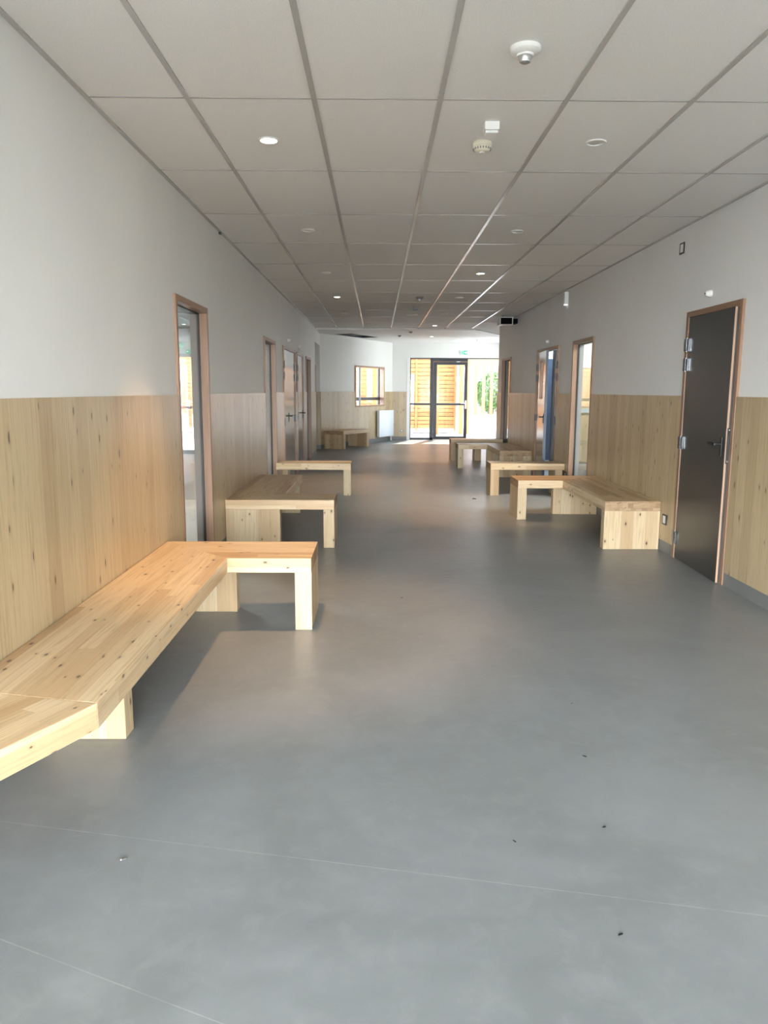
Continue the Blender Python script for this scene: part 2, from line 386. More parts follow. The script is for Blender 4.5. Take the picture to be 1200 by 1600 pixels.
mb = MB(); mb.box(XR + T + .01, 14.6, 0, 5.6, 14.7, top)
struct('wall_washroom', mb, M['paint'], 'white wall seen through the gap of the ajar double door', 'wall')

d6 = thing('door_6', 'grey framed glazed exit door seen through the nearest tall glazed panel', 'door', (-4.25, END_L, 0), 0, None, 'structure')
mb = MB()
for x in (-1.05, -.30, .40, .99): mb.box(x, -.07, 0, x + .06, -.02, 2.2)
mb.box(-1.05, -.07, 2.13, 1.05, -.02, 2.2); mb.box(-1.05, -.07, 0, 1.05, -.02, .08); mb.box(-.99, -.07, 1.0, .99, -.02, 1.06)
mb.build('frame', M['alu2'], d6)
MB().box(-1.0, -.05, .05, 1.0, -.042, 2.16).build('glass', M['glass'], d6)
es2 = thing('exit_sign', 'small green exit sign seen through the nearest tall glazed panel', 'sign', (-4.36, END_L - T, 2.37))
MB().box(-.12, -.04, -.065, .12, 0, .065).build('housing', M['plastic'], es2)
MB().box(-.11, -.044, -.055, .11, -.04, .055).build('sign_face', M['sign_g'], es2)
MB().box(-.03, -.047, -.035, .03, -.044, .035).build('pictogram', M['sign_p'], es2)
mb = MB()
for y in (19.0, 19.72, 20.44): mb.box(4.63, y, 1.0, 4.68, y + .06, 2.2)
mb.box(4.63, 19.0, 1.0, 4.68, 20.5, 1.06); mb.box(4.63, 19.0, 2.14, 4.68, 20.5, 2.2)
w8 = struct('window_8', mb, M['alu'], 'unseen side window added around the corner of the right wall to light the end hall', 'window')  # added out of view so daylight brightens the end hall
MB().box(4.65, 19.0, 1.0, 4.656, 20.5, 2.2).build('glass', M['glass'], w8)
# floor, ceiling
FP = [(RL - .1, BACK - .2), (5.8, BACK - .2), (5.8, FAR + ft), (-2.7, FAR + ft), (-2.7, END_L), (RL - .1, END_L)]
struct('floor', MB().prism(FP, -.1, 0), M['lino'], 'grey marbled linoleum floor of the corridor', 'floor')
ceiling = struct('ceiling', MB().prism(FP, CEIL, CEIL + .05), M['tile'], 'white suspended tile ceiling with pale metal grid', 'ceiling')
GXO, GZO = -.9062, 3.8699
mb = MB(); xs = []
GEND = 17.36
for i in range(-6, 6):
    x = GXO + .6 * i
    if x > XR - .05: continue
    y0 = BACK if x > XL else BACK
    y1 = GEND + .3 if x > XL + .05 else (BZ - (XL - x) / math.tan(math.radians(24.9)) - .1)
    if y1 < BACK: continue
    mb.box(x - .012, BACK, CEIL - .006, x + .012, y1, CEIL, 'y')
for j in range(-6, 13):
    z = GZO + 1.2 * j
    if z < BACK or z > GEND + .2: continue
    xa = XL if z > BZ else XL - (BZ - z) * math.tan(math.radians(24.9))
    mb.box(xa, z - .0075, CEIL - .0012, XR, z + .0075, CEIL, 'x')
mb.box(XL, BZ, CEIL - .008, XL + .022, GEND, CEIL, 'y'); mb.box(XR - .022, BACK, CEIL - .008, XR, END_R, CEIL, 'y')
mb.build('ceiling_grid', M['tbar'], ceiling)
# smooth plaster ceiling at the far end, a step lower, with an open hatch
PZ = 2.757
outer = [(XL, GEND), (2.17, GEND), (3.62, 20.17), (4.6, 20.17), (4.6, FAR), (P1.x, FAR), (P0.x, P0.y)]
A = Vector((-.62, 18.6)); B = A + DV * 1.32; nn = Vector((DV.y, -DV.x)); Cc = B - nn * .46; Dd = A - nn * .46
def holed(outer, hole, z0, z1):
    cu = bpy.data.curves.new('outline', 'CURVE'); cu.dimensions = '2D'; cu.fill_mode = 'BOTH'; cu.extrude = (z1 - z0) / 2
    for pts in (outer, hole):
        sp = cu.splines.new('POLY'); sp.points.add(len(pts) - 1); sp.use_cyclic_u = True
        for p, c in zip(sp.points, pts): p.co = (c[0], c[1], 0, 1)
    o = bpy.data.objects.new('outline', cu); COL.objects.link(o)
    dg = bpy.context.evaluated_depsgraph_get(); me = bpy.data.meshes.new_from_object(o.evaluated_get(dg))
    bpy.data.objects.remove(o)
    for v in me.vertices: v.co.z += (z0 + z1) / 2
    return me
me = holed(outer, [tuple(p) for p in (A, B, Cc, Dd)], PZ, CEIL - .001)
me.materials.clear(); me.materials.append(M['paint']); me.name = 'plaster_ceiling'
po = bpy.data.objects.new('plaster_ceiling', me); COL.objects.link(po); po.parent = ceiling
mb = MB()
mb.box(XL, GEND - .012, PZ - .004, 2.17, GEND + .012, CEIL, 'x')
dd = Vector((3.62 - 2.17, 20.17 - GEND)).normalized(); dn = Vector((dd.y, -dd.x)) * .014
mb.prism([tuple(Vector((2.17, GEND)) + dn), tuple(Vector((3.62, 20.17)) + dn), tuple(Vector((3.62, 20.17)) - dn), tuple(Vector((2.17, GEND)) - dn)], PZ - .004, CEIL)
mb.build('edge_trim', M['trim_white'], ceiling)
hx = thing('ceiling_hatch', 'open black hatch hole in the plaster ceiling near slanted wall', 'hatch', (A.x, A.y, PZ))
L4 = [tuple(p - A) for p in (A, B, Cc, Dd)]
mb = MB()
e = .0005
mb.prism(L4, .0275, .0292); mb.build('hole_shade_sheet', M['void'], hx)  # thin near-black sheet; the open hole's shade is put into its colour
def rim(pts, w, z0, z1):
    mb = MB(); c = sum((Vector(p) for p in pts), Vector((0, 0))) / len(pts)
    for i in range(len(pts)):
        a, b = Vector(pts[i]), Vector(pts[(i + 1) % len(pts)])
        d = (b - a).normalized(); n = Vector((-d.y, d.x))
        if (c - a).dot(n) < 0: n = -n
        mb.prism([tuple(a), tuple(b), tuple(b + n * w), tuple(a + n * w)], z0, z1)
    return mb
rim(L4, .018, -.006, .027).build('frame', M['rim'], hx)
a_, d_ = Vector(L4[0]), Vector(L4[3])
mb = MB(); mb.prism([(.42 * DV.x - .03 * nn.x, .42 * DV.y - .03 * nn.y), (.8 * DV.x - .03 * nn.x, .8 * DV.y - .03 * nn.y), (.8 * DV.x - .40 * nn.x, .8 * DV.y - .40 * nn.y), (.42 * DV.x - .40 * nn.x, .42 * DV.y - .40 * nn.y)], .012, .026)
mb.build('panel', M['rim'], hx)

# ------------------------------------------------------------------ floor-to-ceiling glazed panels in the corridor walls
def glazed(n, side, o0, o1, label):
    """side -1: left wall (room towards -x), +1: right wall"""
    X = XL if side < 0 else XR
    y0, y1 = -(o1 - o0) / 2, (o1 - o0) / 2
    r = thing('window_%d' % n, label, 'window', (X, (o0 + o1) / 2, 0), 0, 'full-height glazed panels', 'structure')
    s = side; pr = -.018 * s; J = .045
    def bx(mb, xa, ya, za, xb, yb, zb, g='z'): return mb.box(min(xa, xb), ya, za, max(xa, xb), yb, zb, g)
    mb = MB(); d1 = .045 * s
    bx(mb, pr, y0, 0, d1, y0 + J, DH); bx(mb, pr, y1 - J, 0, d1, y1, DH); bx(mb, pr, y0 + J, DH - J, d1, y1 - J, DH, 'y')
    mb.build('frame', M['oak'], r, bevel=.002)
    mb = MB(); d2 = .066 * s; G = .052
    bx(mb, d1, y0, 0, d2, y0 + G, DH); bx(mb, d1, y1 - G, 0, d2, y1, DH); bx(mb, d1, y0 + G, DH - G, d2, y1 - G, DH)
    mb.build('gasket', M['black'], r)
    mb = MB(); d3 = .118 * s
    bx(mb, d2, y0, 0, d3, y0 + G, DH); bx(mb, d2, y1 - G, 0, d3, y1, DH); bx(mb, d2, y0 + G, DH - G, d3, y1 - G, DH); bx(mb, d2, y0 + J, 0, d3, y1 - J, .03)
    mb.build('lining', M['lining'], r)
    mb = MB(); xg = .052 * s
    bx(mb, xg, y0 + J - .005, .02, xg + .008 * s, y1 - J + .005, DH - J + .005)
    mb.build('glass', M['dglass'], r)
    return r
glazed(1, -1, *OPEN_L[0], 'nearest tall glazed panel in brown frame beside the long front bench')
glazed(2, -1, *OPEN_L[1], 'tall narrow glazed panel behind the second bench on the left wall')
glazed(3, -1, *OPEN_L[4], 'narrow glazed panel at the far end of the left wall, past the closet doors')
glazed(4, 1, *OPEN_R[1], 'tall glazed panel in brown frame behind the nearest right-hand bench')
glazed(5, 1, *OPEN_R[3], 'narrow glazed panel at the far end of the right wall')

# ------------------------------------------------------------------ door hardware
def lever(parent, x, y, z, side, toward, name='handle'):
    """lever on a leaf whose face is at local x, pointing along local y*toward; side: direction out of the leaf"""
    mb = MB(); s = side
    mb.box(min(x, x + .007 * s), y - .02, z - .09, max(x, x + .007 * s), y + .02, z + .05)
    mb.cyl((0, y, z), .011, min(x, x + .05 * s), max(x, x + .05 * s), 'x', 16)
    mb.box(min(x + .038 * s, x + .058 * s), min(y - .011 * toward, y + .125 * toward), z - .011, max(x + .038 * s, x + .058 * s), max(y - .011 * toward, y + .125 * toward), z + .011, 'y')
    return mb.build(name, M['black'], parent, bevel=.004)
def hinge(parent, x, y, z, mat):
    mb = MB(); mb.cyl((x, y, 0), .011, z - .055, z + .055, 'z', 16)
    mb.cyl((x, y, 0), .014, z - .004, z + .004, 'z', 16)
    mb.box(x - .004, y - .045, z - .05, x + .006, y + .045, z + .05)
    return mb.build('hinge', mat, parent, smooth_=False)
def doorframe(r, X, y0, y1, side, proud=.02, J=.045, depth=.10):
    s = side; mb = MB()
    xa, xb = sorted((-proud * s, depth * s))
    mb.box(xa, y0, 0, xb, y0 + J, DH); mb.box(xa, y1 - J, 0, xb, y1, DH); mb.box(xa, y0 + J, DH - J, xb, y1 - J, DH, 'y')
    return mb.build('frame', M['oak'], r, bevel=.002)

# dark door near right (hinged on its far side, slightly ajar)
o0, o1 = OPEN_R[0]
d1 = thing('door_1', 'large dark grey door slightly ajar near the right edge', 'door', (XR, (o0 + o1) / 2, 0), 0, None, 'structure')
h = (o1 - o0) / 2
doorframe(d1, XR, -h, h, 1)
MB().box(.035, -h + .045, 0, .055, -h + .065, DH - .045).build('rebate', M['black'], d1)
pv = (-.012, h - .047)                     # hinge axis
aj = math.radians(2.4)
W = 2 * h - .094
mb = MB(); mb.box(0, -W, .008, .042, 0, DH - .05)
leaf = mb.build('leaf', M['lam'], d1, bevel=.001); leaf.location = (pv[0], pv[1], 0); leaf.rotation_euler[2] = -aj
mb = MB(); mb.box(.001, -W - .004, .008, .015, -W, DH - .05); eg = mb.build('edge_strip', M['edge'], leaf)
MB().box(.015, -W - .002, .008, .042, -W, DH - .05).build('edge_rebate', M['rim'], leaf)
MB().box(.008, -W - .006, .90, .034, -W - .004, 1.16).build('lock_plate', M['black'], leaf)
mb = MB()
for z in (.915, 1.145): mb.lathe([(.006, -W - .0075), (.0001, -W - .008)], (.021, 0, z), 'y', 10)
mb.build('screw', M['chrome'], leaf)
lever(leaf, 0, -W + .07, 1.04, -1, 1)
for z in (1.80, 1.64, .995, .18): hinge(d1, -.022, h - .045, z, M['chrome'])

# double closet door and single door, left wall
def panel_leaf(r, ya, yb, side, mat, x=-.004):
    xa, xb = sorted((x * side, (x + .04) * side))
    return MB().box(xa, ya, .008, xb, yb, DH - .048).build('leaf', mat, r, bevel=.0015)
o0, o1 = OPEN_L[2]; h = (o1 - o0) / 2; c = (o0 + o1) / 2
d2 = thing('door_2', 'dark glossy double closet door on the left wall', 'door', (XL, c, 0), 0, None, 'structure')
doorframe(d2, XL, -h, h, -1)
ym = 11.93 - c
l1 = panel_leaf(d2, -h + .047, ym - .002, -1, M['lam_b']); l2 = panel_leaf(d2, ym + .002, h - .047, -1, M['lam_b'])
lever(l2, .004, ym + .055, 1.02, 1, 1)
for z in (1.79, 1.625): hinge(d2, .018, -h + .045, z, M['dsteel']); hinge(d2, .018, h - .045, z, M['dsteel'])
for z in (.95,): hinge(d2, .018, -h + .045, z, M['dsteel']); hinge(d2, .018, h - .045, z, M['dsteel'])
o0, o1 = OPEN_L[3]; h = (o1 - o0) / 2; c = (o0 + o1) / 2
d3 = thing('door_3', 'dark glossy single door beyond the double closet door', 'door', (XL, c, 0), 0, None, 'structure')
doorframe(d3, XL, -h, h, -1)
l1 = panel_leaf(d3, -h + .047, h - .047, -1, M['lam_b'])
lever(l1, .004, h - .11, 1.005, 1, -1)
for z in (1.79, 1.625, .985, .2): hinge(d3, .018, -h + .045, z, M['dsteel'])

# double washroom door, right wall: far leaf ajar, near leaf shut
o0, o1 = OPEN_R[2]; h = (o1 - o0) / 2; c = (o0 + o1) / 2
d4 = thing('door_4', 'double door ajar on the right wall between two benches', 'door', (XR, c, 0), 0, None, 'structure')
doorframe(d4, XR, -h, h, 1, depth=.09)
mb = MB().box(-.004, -h + .047, .008, .036, 11.35 - c, DH - .048); nl = mb.build('leaf', M['lam_b'], d4, bevel=.0015)
for z in (1.79, 1.62, 1.0, .2): hinge(d4, -.018, -h + .045, z, M['dsteel'])
W = .93
mb = MB(); mb.box(0, -W, .008, .040, 0, DH - .048)
fl = mb.build('leaf', M['lam_b'], d4, bevel=.0015); fl.location = (-.004, h - .047, 0); fl.rotation_euler[2] = -math.radians(4.9)
MB().box(.001, -W - .003, .008, .039, -W, DH - .048).build('edge_strip', M['navy'], fl)
rimv = MB()
rimv.box(-.006, -.66, 1.30, 0, -.30, 1.32); rimv.box(-.006, -.66, 1.84, 0, -.30, 1.86); rimv.box(-.006, -.66, 1.32, 0, -.64, 1.84); rimv.box(-.006, -.32, 1.32, 0, -.30, 1.84)
vf = rimv.build('vision_frame', M['oak'], fl)
MB().box(-.003, -.64, 1.32, 0, -.32, 1.84).build('vision_glass', M['lam'], vf)
lever(fl, 0, -W + .06, 1.03, -1, 1)
for z in (1.79, 1.62, 1.0, .2): hinge(d4, -.018, h - .045, z, M['dsteel'])
# navy cubicle partition glimpsed through the gap
cub = thing('cubicle_partition', 'navy cubicle panel glimpsed through the gap of the ajar door', 'partition', (3.2, 13.4, 0))
MB().box(-.42, -.012, .21, .9, .012, 1.97).build('panel', M['navy'], cub, bevel=.002)
for x in (-.3, .8): MB().box(x - .02, -.02, 0, x + .02, .02, .21).build('leg', M['chrome'], cub)

# ------------------------------------------------------------------ glazed exit doors at the far end
d5 = thing('door_5', 'dark framed glazed exit doors in the far wall', 'door', (0, FAR, 0), 0, None, 'structure')
yf0, yf1 = .12, .18
mb = MB(); x0 = GX0
mb.box(x0, yf0, 0, x0 + .03, yf1, GT); mb.box(x0, yf0, GT - .03, GX1, yf1, GT); mb.box(x0, yf0, 0, 1.61, yf1, .06)
mb.box(1.515, yf0, 0, 1.61, yf1, GT); mb.box(x0 + .03, yf0, 1.0, 1.515, yf1, 1.06); mb.box(GX1 - .05, yf0, 0, GX1, yf1, GT)
mb.box(1.61, yf0, GT - .10, 2.60, yf1, GT - .03)
mb.build('frame', M['alu'], d5, bevel=.003)
mb = MB(); mb.box(x0 + .03, .145, .06, 1.515, .155, GT - .03); mb.build('glass', M['glass'], d5)
mb = MB(); a, b = 1.615, 2.595
mb.box(a, yf0 - .01, .01, a + .095, yf1, GT - .105); mb.box(b - .085, yf0 - .01, .01, b, yf1, GT - .105)
mb.box(a + .095, yf0 - .01, GT - .19, b - .085, yf1, GT - .105); mb.box(a + .095, yf0 - .01, .01, b - .085, yf1, .10); mb.box(a + .095, yf0 - .01, 1.0, b - .085, yf1, 1.06)
lf = mb.build('leaf', M['alu'], d5, bevel=.003)
MB().box(a + .095, .145, .10, b - .085, .155, GT - .19).build('glass', M['glass'], lf)
mb = MB(); mb.box(b - .065, yf0 - .02, .90, b - .02, yf0 - .01, 1.14); mb.cyl((b - .043, 0, 1.06), .012, yf0 - .07, yf0 - .01, 'y', 14); mb.box(b - .19, yf0 - .075, 1.045, b - .03, yf0 - .055, 1.075)
mb.build('handle', M['plastic'], lf, bevel=.003)
struct('trim_2', MB().box(GX0 - .09, FAR - .012, 0, GX0, FAR + .115, GT + .0), M['trim_white'], 'white reveal strip left of the glazed exit doors', 'trim')
# exit sign
es = thing('exit_sign', 'small green emergency exit sign above the glazed doors', 'sign', (2.46, FAR, 2.49))
MB().box(-.105, -.04, -.06, .105, 0, .06).build('housing', M['plastic'], es, bevel=.004)
MB().box(-.098, -.044, -.052, 0, -.04, .052).build('pictogram_face', M['sign_p'], es)
MB().box(0, -.044, -.052, .098, -.04, .052).build('arrow_face', M['sign_g'], es)
mb = MB()   # running figure leaving through a doorway
def flat(mb, pts, y=-.0455): mb.quad([(x, y, z) for x, z in pts], 'x')
mb.lathe([(.009, -.046), (.0001, -.0465)], (-.046, 0, .034), 'y', 14)
for pts in ([(-.060, .022), (-.044, .026), (-.040, -.008), (-.054, -.010)], [(-.054, -.008), (-.042, -.008), (-.030, -.026), (-.038, -.030)], [(-.038, -.030), (-.030, -.026), (-.034, -.046), (-.042, -.044)],
            [(-.056, -.010), (-.044, -.010), (-.060, -.036), (-.068, -.030)], [(-.068, -.030), (-.060, -.036), (-.080, -.042), (-.080, -.034)], [(-.046, .022), (-.044, .014), (-.028, .006), (-.026, .012)], [(-.060, .022), (-.056, .012), (-.074, .000), (-.078, .006)],
            [(-.020, .046), (-.008, .046), (-.008, -.046), (-.020, -.046)]): flat(mb, pts)
mb.build('running_figure', M['sign_g'], es)
mb = MB()
flat(mb, [(.016, .008), (.056, .008), (.056, -.008), (.016, -.008)]); flat(mb, [(.050, .034), (.086, .000), (.086, 0.0001), (.050, -.034)])
mb.build('arrow', M['sign_w'], es)

# window in the slanted wall
w6 = thing('window_6', 'square framed window in the slanted far wall', 'window', (P0.x, P0.y, 0), ANG, None, 'structure')
a, b, z0, z1 = WIN
mb = MB(); J = .04
mb.box(a, -.025, z0, a + J, .13, z1); mb.box(b - J, -.025, z0, b, .13, z1); mb.box(a + J, -.025, z0, b - J, .13, z0 + J, 'x'); mb.box(a + J, -.025, z1 - J, b - J, .13, z1, 'x')
mb.build('frame', M['edge'], w6, bevel=.002)
MB().box(b - J - .004, -.01, z0 + J, b - J, .13, z1 - J).build('reveal', M['oak'], w6)
mb = MB()
mb.box(a + J, .13, z0 + .17, b - J, .18, z0 + .25, 'x'); mb.box(a + J, .13, z0 + J, a + J + .03, .18, z1 - J); mb.box(b - J - .03, .13, z0 + J, b - J, .18, z1 - J)
mb.build('transom', M['alu'], w6)
xm = a + .30 * (b - a)
m1 = MB().box(xm - .05, .125, z0 + J, xm + .05, .185, z1 - J).build('mullion', M['lining'], w6)
MB().box(xm - .012, .10, z0 + .30, xm + .012, .125, z0 + .46).build('handle', M['plastic'], m1, bevel=.003)
MB().box(a + J, .15, z0 + J, b - J, .158, z1 - J).build('glass', M['glass'], w6)

# radiator
rd = thing('radiator', 'white flat panel radiator below the window on slanted wall', 'radiator', (P0.x, P0.y, 0), ANG)
r0, r1 = 2.90, 3.80
MB().box(r0, -.125, .13, r1, -.105, .87).build('front_panel', M['rad'], rd, bevel=.008)
MB().box(r0 + .01, -.06, .14, r1 - .01, -.045, .86).build('rear_panel', M['rad'], rd, bevel=.006)
mb = MB()
for i in range(22):
    x = r0 + .03 + i * (r1 - r0 - .06) / 21; mb.box(x - .002, -.105, .16, x + .002, -.06, .85)
mb.build('convector_fins', M['rad'], rd)
MB().box(r0 + .002, -.112, .85, r1 - .002, -.046, .866).build('top_grille', M['rad'], rd)
for x in (r0 + .001, r1 - .005): MB().box(x, -.11, .15, x + .004, -.05, .86).build('side_cover', M['rad'], rd)
for x in (r0 + .15, r1 - .15): MB().box(x - .02, -.05, .3, x + .02, -.016, .8).build('bracket', M['plastic'], rd)
mb = MB(); mb.cyl((r1 - .06, -.08, 0), .011, .0, .15, 'z', 12); mb.cyl((r1 - .11, -.08, 0), .011, .0, .15, 'z', 12); mb.build('pipe', M['plastic'], rd)

# ------------------------------------------------------------------ benches
ST = .088
def bench(name, label, org, pieces, legs, rotz=0.):
    """pieces: (polygon, grain); legs: boxes x0,y0,x1,y1 (+grain); all in world metres relative to org"""
    r = thing(name, label, 'bench', (org[0], org[1], 0), rotz, 'pine benches along the corridor')
    mb = MB()
    for poly, g in pieces:
        mb.off = (random.random() * 20, random.random() * 20)
        mb.prism([(x - org[0], y - org[1]) for x, y in poly] if not rotz else poly, SEAT - ST, SEAT, g)
    so_ = mb.build('seat', M['bench'], r, bevel=.0035); so_.data.materials.append(M['endgrain'])
    for (x0, y0, x1, y1) in legs:
        if not rotz: x0, x1, y0, y1 = x0 - org[0], x1 - org[0], y0 - org[1], y1 - org[1]
        MB().box(x0, y0, 0, x1, y1, SEAT - ST, 'z').build('leg', M['slab'], r, bevel=.0025)
    return r
wl_, wr_ = XL + WT + .003, XR - WT - .003
gx = Vector((1, 0, 0)); gy = Vector((0, 1, 0))
k = -.885; e1 = -.389
th = math.radians(24.9); seatw = abs(wl_ - k)
zc = 2.28; zw = zc + seatw * math.tan(th / 2)
n1 = Vector((k, zc)) + EV * 1.5; n2 = Vector((wl_, zw)) + EV * 1.5
bench('angled_bench', 'longest bench, in front at the left, angled and bathed in warm lamp light', (-1.1, 3.6),
      [([(k, zc), tuple(n1), tuple(n2), (wl_, zw)], Vector((EV.x, EV.y, 0))),
       ([(wl_, zw), (k, zc), (k, 4.375), (wl_, 4.882)], gy),
       ([(k, 4.375), (e1, 4.375), (e1, 4.882), (wl_, 4.882)], gx)],
      [(e1 - .10, 4.385, e1, 4.872), (wl_, 4.76, k - .02, 4.86), (wl_, 2.94, -1.03, 3.04), (-1.95, 1.25, -1.62, 1.35)])
k = -.881
bench('corner_bench', 'second bench on the left, arm towards the viewer, behind the warmly lit one', (-1.1, 7.8),
      [([(wl_, 6.78), (e1, 6.78), (e1, 7.245), (k, 7.245)], gx), ([(wl_, 6.78), (k, 7.245), (k, 8.87), (wl_, 8.87)], gy)],
      [(wl_, 6.782, k, 6.88), (e1 - .10, 6.785, e1 - .001, 7.24), (wl_, 8.77, k - .02, 8.868)])
bench('straight_bench', 'third bench on the left, straight beam standing before the closet doors', (-.86, 10.45),
      [([(wl_, 10.25), (-.36, 10.25), (-.36, 10.65), (wl_, 10.65)], gx)],
      [(-.462, 10.255, -.362, 10.645), (-1.29, 10.3, -1.22, 10.6)])
k = 2.055; e2 = 1.56
bench('corner_bench', 'nearest bench on the right wall, beside the large dark door', (2.3, 7.9),
      [([(k, 6.75), (wr_, 6.75), (wr_, 8.84), (k, 8.34)], gy), ([(k, 8.34), (wr_, 8.84), (e2, 8.84), (e2, 8.34)], gx)],
      [(k, 6.752, wr_, 6.85), (k - .01, 8.73, wr_, 8.835), (e2, 8.345, e2 + .10, 8.835)])
bench('straight_bench', 'second bench on the right, straight beam just behind the nearest right one', (2.05, 10.5),
      [([(1.545, 10.31), (wr_, 10.31), (wr_, 10.71), (1.545, 10.71)], gx)],
      [(1.548, 10.315, 1.665, 10.705), (2.43, 10.315, 2.53, 10.705)])
k = 2.03; e2 = 1.49
bench('corner_bench', 'third bench on the right, L-shaped, past the ajar double door', (2.3, 13.4),
      [([(k, 12.56), (wr_, 12.56), (wr_, 14.46), (k, 14.02)], gy), ([(k, 14.02), (wr_, 14.46), (e2, 14.46), (e2, 14.02)], gx)],
      [(k, 12.562, wr_, 12.66), (k, 14.06, wr_, 14.16), (e2, 14.025, e2 + .10, 14.455)])
bench('straight_bench', 'farthest bench on the right, straight beam nearest the glazed doors', (2.0, 15.7),
      [([(1.50, 15.5), (wr_, 15.5), (wr_, 15.9), (1.50, 15.9)], gx)],
      [(1.503, 15.505, 1.60, 15.895), (1.99, 15.505, 2.12, 15.895)])
# bench along the slanted wall: origin at its near front corner, local x along the wall, local -y into the hall
fb = (-.82, 18.4)
bench('wall_bench', 'low bench against the slanted wall below the far window', fb,
      [([(0, 0), (1.32, 0), (1.32, .55), (0, .55)], gx)],
      [(.002, .004, .10, .548), (1.20, .004, 1.316, .548)], rotz=ANG)

# ------------------------------------------------------------------ ceiling fittings
def spot(loc, power, size=68, blend=.65, col=(1, .57, .25), rad=.022):
    l = bpy.data.lights.new('downlight_lamp', 'SPOT'); l.energy = power; l.spot_size = math.radians(size); l.spot_blend = blend; l.color = col; l.shadow_soft_size = rad
    o = bpy.data.objects.new('downlight_lamp', l); COL.objects.link(o); o.location = loc
    return o
def downlight(x, y, z, lit, label):
    r = thing('downlight', label, 'ceiling light', (x, y, z), 0, 'recessed ceiling downlights')
    prof = [(.052, 0), (.058, -.003), (.056, -.008), (.047, -.009), (.044, -.004), (.044, 0)]
    MB().lathe(prof, seg=32).build('trim_ring', M['plastic'], r, smooth_=True)
    MB().lathe([(.043, -.004), (.04, -.0052), (.0001, -.006)], seg=32).build('lens', M['lamp'] if lit else M['lens'], r, smooth_=True)
    return r
LIT = {}
rows = [4.47, 6.86, 9.25, 11.6, 14.05, 16.5]
xa, xb = -.606, 1.206
lab = {(0, 4.47): ('lit', 'glowing downlight nearest the viewer on the left'), (1, 4.47): ('', 'unlit downlight nearest the viewer on the right, near smoke detector'),
       (0, 6.86): ('', 'unlit downlight, second of the left ceiling row'), (1, 6.86): ('', 'unlit downlight, second of the right ceiling row'),
       (0, 9.25): ('', 'unlit downlight, third of the left ceiling row'), (1, 9.25): ('lit', 'glowing downlight, third of the right ceiling row'),
       (0, 11.6): ('lit', 'glowing downlight, fourth of the left ceiling row'), (1, 11.6): ('', 'unlit downlight, fourth of the right ceiling row'),
       (0, 14.05): ('', 'unlit downlight, fifth of the left ceiling row'), (1, 14.05): ('', 'unlit downlight, fifth of the right ceiling row'),
       (0, 16.5): ('', 'unlit downlight, last of the left ceiling row'), (1, 16.5): ('lit', 'glowing downlight, last of the right ceiling row')}
PW = 125.
for (sd, y), (lit, lb) in lab.items():
    x = xb if sd else xa
    downlight(x, y, CEIL, lit == 'lit', lb)
    if lit == 'lit': spot((x, y, CEIL - .02), PW)
downlight(1.35, 19.4, PZ, True, 'glowing downlight in the plain plaster ceiling by the exit'); spot((1.35, 19.4, PZ - .02), PW)
downlight(2.05, 20.8, PZ, False, 'unlit downlight in the plain plaster ceiling nearest the exit sign')

def motion(x, y, z, label, mat, r=.062, lens=True):
    t = thing('ceiling_sensor', label, 'sensor', (x, y, z), 0, 'round ceiling sensors')
    MB().lathe([(r, 0), (r, -.016), (r - .006, -.022), (r * .55, -.027), (r * .5, -.034), (.0001, -.034)], seg=32).build('base', mat, t, smooth_=True)
    MB().lathe([(r * .42, -.034), (r * .44, -.042), (r * .34, -.056), (r * .15, -.062), (.0001, -.063)], seg=24).build('lens', M['bright'] if lens else mat, t, smooth_=True)
    return t
motion(.592, 3.31, CEIL, 'white round motion sensor with silver lens, nearest on the ceiling', M['plastic'])
motion(.62, 11.58, CEIL, 'dark round motion sensor halfway along the ceiling', M['greyp'], .055)
motion(.535, 19.1, PZ, 'small dark sensor on the plaster ceiling left of the lamp', M['greyp'], .04)
motion(.755, 17.9, PZ, 'small dark sensor just past the edge of the tiled ceiling', M['greyp'], .045)
motion(2.62, 20.35, PZ, 'small pale sensor on the plaster ceiling above the exit', M['plastic'], .04)
sm = thing('smoke_detector', 'cream smoke detector beside a white box on the ceiling', 'smoke detector', (.58, 4.50, CEIL))
MB().lathe([(.052, 0), (.054, -.012), (.05, -.02), (.052, -.024), (.05, -.034), (.04, -.046), (.026, -.05), (.0001, -.05)], seg=32).build('housing', M['cream'], sm, smooth_=True)
mb = MB()
for i in range(20):
    a = 2 * PI * i / 20; mb.lathe([(.0035, -.030), (.0035, -.040), (.0001, -.041)], (.049 * math.cos(a), .049 * math.sin(a), 0), 'z', 6)
mb.build('vents', M['greyp'], sm)
MB().lathe([(.016, -.05), (.015, -.056), (.0001, -.057)], seg=20).build('indicator', M['plastic'], sm, smooth_=True)
bx_ = thing('ceiling_box', 'small white box mounted on the ceiling next to smoke detector', 'alarm box', (.585, 4.19, CEIL))
MB().box(-.038, -.038, -.04, .038, .038, 0).build('housing', M['plastic'], bx_, bevel=.004)
MB().box(-.034, -.03, -.055, .034, .034, -.04).build('cover', M['plastic'], bx_, bevel=.006)
b2 = thing('ceiling_box', 'small dark box on the ceiling behind the dark motion sensor', 'alarm box', (.625, 12.98, CEIL))
MB().box(-.045, -.045, -.05, .045, .045, 0).build('housing', M['greyp'], b2, bevel=.006)
MB().lathe([(.03, -.05), (.028, -.058), (.0001, -.06)], seg=20).build('cover', M['greyp'], b2, smooth_=True)
sp_ = thing('ceiling_speaker', 'flat round white disc on the ceiling beyond the dark box', 'speaker', (.623, 14.16, CEIL))
MB().lathe([(.10, 0), (.10, -.006), (.092, -.012), (.0001, -.013)], seg=36).build('rim', M['plastic'], sp_, smooth_=True)
MB().lathe([(.08, -.0128), (.07, -.016), (.0001, -.017)], seg=36).build('grille', M['lens'], sp_, smooth_=True)

